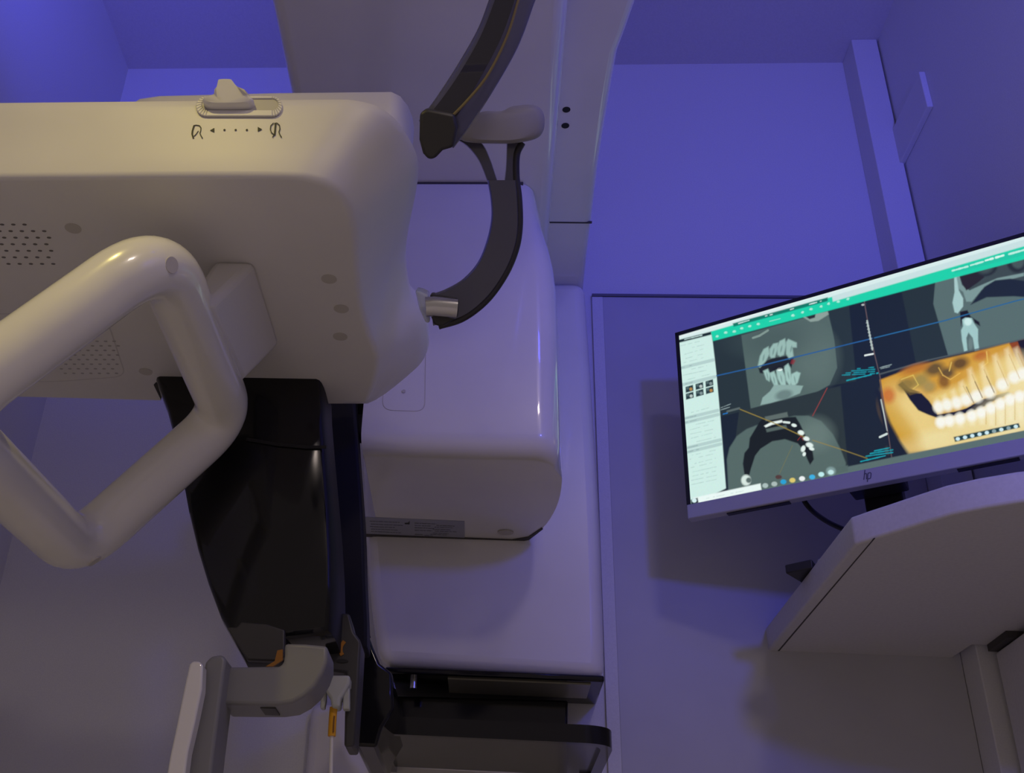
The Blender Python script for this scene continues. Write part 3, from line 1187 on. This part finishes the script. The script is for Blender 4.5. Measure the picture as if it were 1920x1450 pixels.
fill([(1200, 500), (2300, 250), (2300, 900), (1200, 1100)], (22, 34, 48))
# window title strip and green tool bar
fill([(1262, 634), (2300, 322), (2300, 350), (1262, 644)], (215, 236, 234))
fill([(1262, 634), (2300, 321), (2300, 328), (1262, 637)], (228, 240, 238))
# left settings column
fill([(1264, 640), (1334, 622), (1344, 700), (1362, 916), (1293, 950), (1262, 650)], (206, 236, 228))
fill([(1264, 640), (1334, 622), (1334, 628), (1266, 645)], (18, 36, 38))
text(1284, 637, 1316, 629, (200, 230, 225), 2.5, .8)
for k_ in range(34):
    f = k_ / 34.0
    xa, ya = 1270 + 22 * f, 652 + 268 * f
    xb, yb2 = 1334 + 24 * f, 636 + 268 * f
    if k_ in (5, 9, 17, 18, 24, 25):
        line([(xa, ya), (xb, yb2)], (160, 186, 186), 6, .6)
        text(xa + 4, ya - 1, xa + 24, ya - 6, (110, 140, 140), 1.5, .6)
    elif 10 <= k_ <= 15:
        pass
    else:
        text(xa + 6 + rs.randint(0, 10), ya - 3, xb - 8 - rs.randint(0, 14), yb2 + 3, (150, 180, 176), 1.3, .55, .35)
for i in range(3):
    for j in range(2):
        x, y = 1292.5 + i * 18.7 + j * .6, 729 - i * 5.2 + j * 13
        fill([(x - 7, y - 3), (x + 7, y - 7), (x + 8, y + 4), (x - 6.5, y + 8)], (38, 58, 60), 1, .8)
        blob(x + 3, y + 1, 3, 3, [(190, 140, 70), (200, 215, 210), (140, 160, 160)][(i + j) % 3], .8)
        blob(x - 3, y - 1, 2.5, 3, (90, 115, 115), .7)
# upper left pane: slice through the tooth row
fill([(1338, 642), (1622, 560), (1648, 705), (1352, 782)], (20, 32, 44))
fill([(1338, 640), (1392, 628), (1412, 768), (1352, 782)], (36, 50, 54))
fill([(1390, 629), (1556, 583), (1565, 640), (1570, 690), (1556, 722), (1528, 738), (1408, 768)], (82, 102, 98))
fill([(1552, 584), (1592, 573), (1606, 715), (1556, 724), (1572, 690), (1566, 640)], (36, 50, 54))
blob(1530, 672, 38, 48, (100, 120, 115), .5, .9)
blob(1450, 640, 70, 30, (66, 84, 82), .5, 1.2)
fill([(1504, 594), (1552, 584), (1554, 590), (1535, 602), (1520, 604)], (140, 160, 152)); fill([(1508, 592), (1530, 586), (1528, 596), (1518, 599)], (38, 40, 40))
line([(1412, 634), (1424, 630), (1440, 620)], (128, 150, 142), 4)
fill([(1422, 690), (1430, 680), (1450, 672), (1474, 668), (1488, 672), (1484, 690), (1470, 700), (1440, 702), (1425, 700)], (28, 34, 36))
up_t = [([(1421, 687), (1425, 668), (1432, 655), (1441, 650), (1443, 664), (1436, 678), (1425, 690)]),
        ([(1443, 668), (1443, 655), (1450, 645), (1459, 643), (1458, 656), (1453, 671), (1446, 672)]),
        ([(1458, 666), (1457, 652), (1462, 640), (1472, 635), (1474, 648), (1470, 666), (1463, 669)]),
        ([(1474, 664), (1474, 642), (1478, 636), (1494, 643), (1494, 652), (1486, 652), (1488, 668), (1480, 674)])]
for t in up_t:
    fill(t, (150, 184, 176), 1, 1.6); c = np.mean(t, 0); blob(c[0], c[1] + 1, 1.6, 6.5, (100, 128, 124), .6, .7, .2)
lo_t = [[(1431, 696), (1440, 692), (1444, 702), (1443, 716), (1437, 712)], [(1443, 700), (1452, 696), (1457, 712), (1460, 724), (1452, 724), (1446, 712)],
        [(1455, 694), (1466, 690), (1472, 706), (1474, 724), (1466, 726), (1458, 710)], [(1470, 688), (1478, 682), (1482, 690), (1484, 712), (1482, 726), (1474, 714)],
        [(1484, 702), (1494, 697), (1501, 700), (1496, 718), (1486, 728), (1482, 716)]]
for t in lo_t:
    fill(t, (158, 194, 186), 1, 1.6); c = np.mean(t, 0); blob(c[0], c[1] + 2, 1.4, 7, (104, 132, 128), .55, .7, -.2)
fill([(1452, 722), (1486, 722), (1506, 724), (1500, 738), (1480, 746), (1446, 756), (1426, 760), (1430, 746), (1444, 734)], (140, 170, 164))
blob(1470, 741, 16, 9, (96, 118, 116), .8, .6, -.25)
fill([(1485, 674), (1492, 676), (1488, 684), (1482, 682)], (140, 40, 45), .7); blob(1462, 693, 5, 3, (235, 250, 245)); fill([(1446, 690), (1460, 686), (1472, 688), (1468, 692), (1450, 695)], (22, 26, 30), .8)
line([(1344, 705), (1420, 688), (1500, 668), (1640, 634)], (36, 92, 150), 2.2)
for i in range(4):
    text(1628 - 18 * i * .6 - 20, 700 + i * 4 - 8, 1640, 697 + i * 4 - 8, (20, 150, 165), 2.6, .8)
text(1588, 714, 1646, 700, (20, 160, 175), 3, .9, .1)
text(1352, 765, 1370, 758, (150, 170, 170), 2, .7); text(1352, 769, 1368, 764, (150, 170, 170), 2, .7)
# dividing post and scale marks
line([(1620, 562), (1632, 632), (1650, 706), (1672, 858)], (96, 80, 82), 2)
line([(1626, 602), (1636, 656)], (170, 186, 182), 3.2); line([(1622, 667), (1637, 664)], (225, 235, 232), 3.2)
line([(1652, 750), (1664, 808)], (190, 200, 196), 2.4); line([(1650, 820), (1663, 814)], (205, 220, 216), 4)
for k_ in range(9):
    y = 606 + k_ * 6
    line([(1624 + k_ * 1.2, y), (1628 + k_ * 1.2, y - 1)], (200, 210, 206), 1, .8)
line([(1622, 563), (1642, 558)], (190, 180, 178), 4); line([(1640, 558), (1664, 551)], (130, 72, 68), 4)
blob(1618, 572, 3, 2, (170, 180, 178)); blob(1627, 570, 3, 2, (170, 180, 178))
# lower left pane: axial slice
fill([(1352, 782), (1648, 706), (1672, 858), (1362, 922)], (22, 34, 46))
fill([(1386, 772), (1576, 724), (1590, 873), (1366, 920)], (40, 52, 54))
fill([(1363, 862), (1368, 840), (1382, 818), (1400, 805), (1418, 798), (1440, 792), (1490, 780), (1516, 780), (1540, 790), (1562, 815), (1576, 842), (1586, 868), (1586, 876), (1366, 922)], (84, 104, 100), 1, 1.5)
blob(1530, 815, 30, 28, (112, 132, 126), .55, 1.0)
fill([(1492, 782), (1430, 786), (1424, 792), (1418, 802), (1406, 822), (1404, 840), (1396, 850), (1393, 870), (1396, 890), (1404, 895), (1408, 880), (1416, 855), (1426, 842), (1448, 828), (1472, 824), (1496, 832), (1508, 846), (1514, 862), (1519, 872), (1526, 862), (1524, 848), (1508, 812), (1500, 795)], (20, 28, 30), 1, 1.2)
fill([(1434, 782), (1476, 773), (1478, 782), (1436, 790)], (92, 106, 102)); fill([(1436, 805), (1474, 797), (1476, 803), (1438, 811)], (82, 98, 94))
fill([(1433, 799), (1446, 792), (1466, 788), (1468, 792), (1448, 797), (1436, 802)], (232, 244, 238)); line([(1470, 792), (1480, 793)], (215, 228, 222), 4)
for x, y, rx, ry in ((1489, 798, 5, 3), (1502, 812, 6, 4.5), (1512, 823, 6, 4), (1518, 835, 7, 4.5), (1522, 842, 5, 3), (1506, 842, 4, 6), (1508, 852, 3, 4)):
    blob(x, y, rx, ry, (225, 240, 234), 1, .5, .3)
blob(1399, 901, 9, 10, (215, 232, 224), 1, .4); blob(1404, 901, 5, 5, (90, 108, 104), 1, .5)
line([(1388, 768), (1450, 793), (1508, 820)], (150, 132, 58), 1.8, .9); line([(1524, 826), (1580, 844), (1626, 860)], (150, 132, 58), 1.8, .75)
line([(1551, 728), (1524, 780)], (140, 62, 58), 1.8, .9); line([(1486, 836), (1462, 888)], (120, 118, 74), 1.4, .6)
blob(1460, 895, 6, 4, (80, 36, 34), .8)
line([(1496, 826), (1502, 818), (1506, 826)], (150, 50, 50), 1.3, .8)
text(1352, 778, 1364, 775, (30, 120, 200), 3, .9); line([(1364, 772), (1386, 766)], (100, 114, 112), 4, .7)
for i in range(3):
    text(1640 - 8 * i, 850 - i * 0 + i * 5 - 4, 1674, 843 + i * 5 - 4, (20, 150, 165), 2.6, .9, .1)
text(1614, 866, 1660, 855, (20, 160, 175), 3, .9, .1)
# upper right pane: section through the jaw
fill([(1622, 563), (2300, 378), (2300, 560), (1650, 704)], (22, 34, 44))
fill([(1690, 545), (1754, 527), (1776, 668), (1718, 684)], (34, 48, 50))
fill([(1754, 526), (2300, 378), (2300, 560), (1778, 668), (1762, 612), (1750, 570)], (86, 108, 106))
fill([(1796, 514), (2300, 380), (2300, 470), (1850, 545), (1818, 548), (1800, 540)], (58, 72, 74))
fill([(1788, 515), (1798, 513), (1804, 535), (1818, 545), (1840, 535), (1870, 522), (1920, 512), (1920, 518), (1872, 530), (1840, 545), (1822, 566), (1812, 566), (1806, 548), (1798, 542)], (122, 150, 148))
fill([(1798, 513), (1832, 502), (1846, 520), (1834, 530), (1812, 545), (1804, 532)], (36, 34, 38))
blob(1850, 504, 20, 14, (34, 42, 46), 1, .3, -.3); blob(1848, 503, 14, 10, (66, 82, 82), .9, .7, -.3)
blob(1906, 492, 18, 20, (34, 42, 46), 1, .3, -.3); blob(1908, 490, 12, 14, (68, 84, 84), 1, .4, -.3)
fill([(1846, 538), (1866, 526), (1894, 523), (1925, 528), (1960, 540), (1960, 560), (1900, 556), (1850, 558), (1820, 572)], (24, 36, 48), 1, 1.5)
fill([(1789, 516), (1793, 515), (1798, 545), (1806, 560), (1806, 575), (1796, 588), (1790, 586), (1786, 568), (1790, 548)], (165, 200, 198))
fill([(1800, 585), (1814, 582), (1820, 594), (1836, 604), (1838, 612), (1828, 606), (1824, 596), (1806, 598), (1802, 612)], (20, 20, 24))
fill([(1804, 600), (1810, 596), (1822, 597), (1826, 606), (1834, 618), (1834, 640), (1836, 656), (1828, 658), (1824, 634), (1816, 624), (1812, 634), (1814, 658), (1808, 660), (1804, 640), (1802, 620), (1806, 612)], (160, 198, 196))
blob(1815, 604, 7, 7, (205, 235, 232), .9, .5); blob(1820, 645, 4, 12, (110, 132, 130), .8, .6)
line([(1640, 634), (1770, 602), (1900, 566), (2300, 462)], (36, 100, 150), 2.2)
text(1650, 690, 1672, 684, (150, 170, 170), 2.2, .8)
# lower right pane: rendered jaw
fill([(1650, 706), (2300, 540), (2300, 740), (1672, 858)], (20, 28, 40))
line([(1650, 702), (1740, 676), (1920, 636)], (80, 90, 92), 3, .8)
jaw = [(1650, 713), (1700, 694), (1760, 676), (1830, 660), (1892, 644), (1905, 655), (1912, 690), (1925, 720), (2300, 600), (2300, 742), (1920, 824), (1800, 838), (1706, 848), (1690, 828), (1672, 794), (1662, 770), (1655, 740)]
fill(jaw, (206, 152, 46), 1, 2)
fill([(1700, 735), (1722, 762), (1745, 780), (1760, 790), (1800, 788), (1900, 752), (1960, 730), (2300, 640), (2300, 742), (1920, 824), (1800, 836), (1740, 836), (1706, 800), (1690, 760)], (226, 200, 124), .85, 10)
fill([(1745, 742), (1760, 735), (1800, 722), (1850, 690), (1890, 672), (1912, 680), (2300, 580), (2300, 640), (1896, 735), (1840, 750), (1812, 766), (1756, 772)], (232, 206, 124), .85, 8)
fill([(1764, 782), (1812, 772), (1896, 745), (2300, 640), (2300, 690), (1900, 800), (1800, 815), (1776, 800)], (240, 228, 178), .8, 8)
fill([(1893, 644), (1920, 638), (1932, 700), (1918, 700)], (140, 66, 18)); fill([(1908, 640), (1960, 628), (1960, 720), (1932, 706)], (22, 20, 32))
blob(1720, 780, 62, 34, (232, 205, 130), .9, 1.0, .8); blob(1760, 826, 70, 20, (235, 220, 160), .85, 1.0, -.2)
blob(1690, 800, 20, 50, (205, 160, 50), .6, 1.0, -.6)
blob(1666, 742, 12, 14, (196, 92, 24), .75, .9)
fill([(1690, 724), (1706, 736), (1728, 738), (1742, 752), (1754, 770), (1758, 778), (1792, 772), (1812, 766), (1840, 750), (1890, 735), (1896, 738), (1864, 752), (1840, 766), (1808, 776), (1780, 782), (1757, 784), (1740, 778), (1722, 770), (1706, 750)], (18, 22, 38), 1, 1.2)
fill([(1684, 722), (1692, 716), (1704, 728), (1726, 736), (1706, 742)], (92, 76, 30), .8)
for x, y, rx, ry, cc in ((1752, 692, 18, 12, (66, 58, 34)), (1776, 700, 14, 10, (60, 54, 36)), (1770, 716, 10, 12, (120, 78, 20)), (1800, 682, 16, 11, (62, 44, 20)), (1726, 714, 16, 12, (150, 134, 70)), (1716, 692, 26, 8, (180, 110, 30)),
                         (1700, 722, 16, 12, (130, 110, 50)), (1840, 668, 14, 9, (180, 96, 26)), (1742, 726, 12, 10, (160, 140, 80))):
    blob(x, y, rx, ry, cc, .85, .9, -.3)
line([(1690, 712), (1712, 704), (1722, 722), (1712, 730)], (220, 190, 90), 2, .8); line([(1760, 690), (1768, 704), (1782, 712), (1800, 700)], (225, 180, 80), 2, .8); line([(1784, 680), (1780, 696)], (225, 190, 90), 2.2, .8); line([(1850, 660), (1852, 680), (1840, 690)], (230, 190, 90), 2.5, .8)
# paler bone to the right and between the roots
blob(1905, 712, 40, 42, (240, 226, 170), .8, 1.0, -.3)
blob(1860, 705, 40, 30, (226, 190, 96), .6, 1.0, -.3)
blob(1890, 790, 60, 40, (238, 226, 176), .7, 1.0, -.3)
blob(1826, 806, 40, 16, (232, 210, 140), .6, 1.0, -.3)
# teeth
ut = [(1760, 772, 20), (1776, 768, 24), (1794, 764, 30), (1812, 758, 40), (1832, 752, 58), (1855, 744, 60), (1880, 730, 62), (1902, 716, 60), (1918, 710, 55), (1940, 708, 50), (1965, 700, 50), (1990, 692, 50)]
for i, (x, y, h_) in enumerate(ut):
    w = 8 if i < 3 else 9.5
    fill([(x - w, y - 4), (x - w * .5 - h_ * .22, y - h_), (x - h_ * .22 + w * .2, y - h_ - 4), (x + w * .8, y - 12), (x + w * .9, y - 4), (x + 2, y + 1)], (246, 232, 186), .55, 4.0)
    blob(x, y - 8, w * 1.18, 11, (246, 246, 234), .95, .8, -.3)
for i in range(len(ut) - 1):
    x, y, h_ = ut[i]
    if i > 2:
        line([(x + 10, y - 6), (x + 2 - h_ * .2, y - h_ * .85)], (190, 150, 60), 1.4, .6)
lt = [(1764, 790, 14), (1780, 787, 14), (1800, 783, 18), (1822, 778, 20), (1840, 772, 24), (1858, 764, 34), (1876, 756, 40), (1894, 748, 40), (1912, 742, 44), (1930, 736, 44), (1950, 730, 44), (1975, 724, 44), (2000, 716, 44)]
for i, (x, y, h_) in enumerate(lt):
    fill([(x - 8, y - 4), (x, y - 9), (x + 8, y - 5), (x + 8, y + h_ * .4), (x + 5, y + h_), (x - 2, y + h_), (x - 7, y + h_ * .4)], (246, 236, 196), .6, 3.5)
    blob(x, y + 2, 9.6, 10, (248, 248, 238), .95, .8)
    if i > 3:
        line([(x + 9, y), (x + 9, y + h_)], (200, 160, 70), 1.5, .6)
for x, y in ((1836, 738), (1858, 728), (1820, 748)):
    line([(x - 8, y - 22), (x + 6, y + 8)], (60, 40, 20), 1.6, .7)
fill([(1640, 728), (1652, 735), (1658, 765), (1668, 792), (1686, 826), (1702, 850), (1704, 856), (1668, 862)], (20, 30, 44), 1, 3)
line([(1652, 750), (1664, 808)], (190, 200, 196), 2.4)
line([(1650, 820), (1663, 814)], (205, 220, 216), 4)
line([(1650, 706), (1672, 858)], (96, 80, 82), 1.6)
for i in range(3):
    text(1640 - 8 * i, 850 + i * 5 - 4, 1674, 843 + i * 5 - 4, (20, 150, 165), 2.6, .9, .1)
text(1652, 682 + 10, 1668, 688, (150, 170, 170), 2, .6)
fill([(1788, 820), (1910, 794), (1913, 802), (1791, 829)], (24, 60, 62))
for i in range(9):
    blob(1796 + i * 13.6, 823.5 - i * 2.9, 4, 3.4, (205, 235, 240), 1 if i not in (5, 7) else .4)
fill([(1333, 622), (2300, 345), (2300, 387), (1337, 640)], (26, 208, 168))
fill([(1374, 607), (1552, 558), (1552, 565), (1376, 613)], (10, 120, 100))
fill([(1560, 556), (2300, 338), (2300, 352), (1562, 566)], (200, 224, 224))
fill([(1790, 503), (2300, 357), (2300, 378), (1790, 513)], (40, 170, 150), .35)
for x, y in ((1345, 631), (1361, 624), (1377, 622), (1391, 616), (1406, 612), (1422, 608), (1487, 592), (1505, 586), (1521, 580), (1540, 575), (1554, 570), (1572, 566), (1590, 561)):
    blob(x, y, 2.2 + rs.rand(), 2.2, (185, 240, 222), .75, .8)
    line([(x - 2.5, y + 1), (x + 2.5 * rs.rand(), y - 2.5 * rs.rand())], (190, 240, 225), 1.4, .7)
line([(1443, 603), (1463, 598)], (170, 230, 215), 1.5, .7)
text(1385, 607, 1405, 601, (225, 240, 238), 2.5); text(1432, 594, 1448, 590, (225, 240, 238), 2.5); text(1479, 582, 1488, 579, (225, 240, 238), 2.5); text(1518, 571, 1540, 565, (225, 240, 238), 2.5)
text(1786, 508, 1815, 500, (190, 240, 225), 4, .9, .1); text(1820, 498, 1844, 491, (190, 240, 225), 4, .9, .1); text(1848, 489, 1886, 478, (220, 250, 240), 4.5, .9, .1); text(1892, 477, 1960, 458, (190, 240, 225), 4.5, .9, .1)
# task bar
fill([(1294, 950), (1300, 936), (1500, 894), (1674, 858), (2300, 730), (2300, 765), (1294, 962)], (88, 108, 106))
fill([(1362, 921), (1425, 906), (1590, 873), (1590, 884), (1300, 944)], (82, 102, 98))
fill([(1300, 934), (1426, 907), (1428, 919), (1308, 944)], (234, 248, 244)); text(1316, 937, 1394, 921, (170, 195, 190), 1.4, .6)
fill([(1295, 938), (1308, 934), (1310, 943), (1296, 948)], (26, 42, 46)); blob(1302, 939, 4.5, 4, (215, 240, 240), 1, .3)
for x, y, cc in ((1435, 911, (170, 190, 186)), (1452, 908, (170, 186, 182)), (1469, 904, (40, 160, 210)), (1486, 901, (220, 200, 110)), (1504, 898, (235, 240, 240)), (1523, 895, (60, 175, 225)), (1540, 890, (190, 235, 235)), (1558, 886, (205, 240, 240))):
    blob(x, y, 5.5, 4.5, cc, 1, .4)
blob(1558, 884, 9, 8, (170, 205, 205), .4, .5)
IMG = np.clip(IMG * (1 + rs.normal(0, .02, IMG.shape)), 0, 1)
nv = (NX + 1) * (NY + 1)
idx = np.arange(nv).reshape(NY + 1, NX + 1)
faces = np.stack([idx[:-1, :-1], idx[:-1, 1:], idx[1:, 1:], idx[1:, :-1]], -1).reshape(-1, 4)
me = bpy.data.meshes.new('screen')
me.vertices.add(nv)
off = np.array(root_offset(MO))
me.vertices.foreach_set('co', (P3 + SHIFT).reshape(-1).astype(np.float32))
me.loops.add(faces.size)
me.loops.foreach_set('vertex_index', faces.reshape(-1).astype(np.int32))
me.polygons.add(len(faces))
me.polygons.foreach_set('loop_start', (np.arange(len(faces)) * 4).astype(np.int32))
me.update(calc_edges=True)
ca = me.color_attributes.new('picture', 'FLOAT_COLOR', 'POINT')
rgba = np.ones((nv, 4), np.float32)
rgba[:, :3] = IMG.reshape(-1, 3)
ca.data.foreach_set('color', rgba.reshape(-1))
sm = bpy.data.materials.new('screen_picture')
sm.use_nodes = True
nt = sm.node_tree
b = nt.nodes['Principled BSDF']
at = nt.nodes.new('ShaderNodeAttribute'); at.attribute_name = 'picture'
b.inputs['Base Color'].default_value = (.01, .01, .01, 1)
b.inputs['Roughness'].default_value = .3
nt.links.new(at.outputs['Color'], b.inputs['Emission Color'])
b.inputs['Emission Strength'].default_value = 1.0
obj('screen', me, sm, MO, smooth=False)
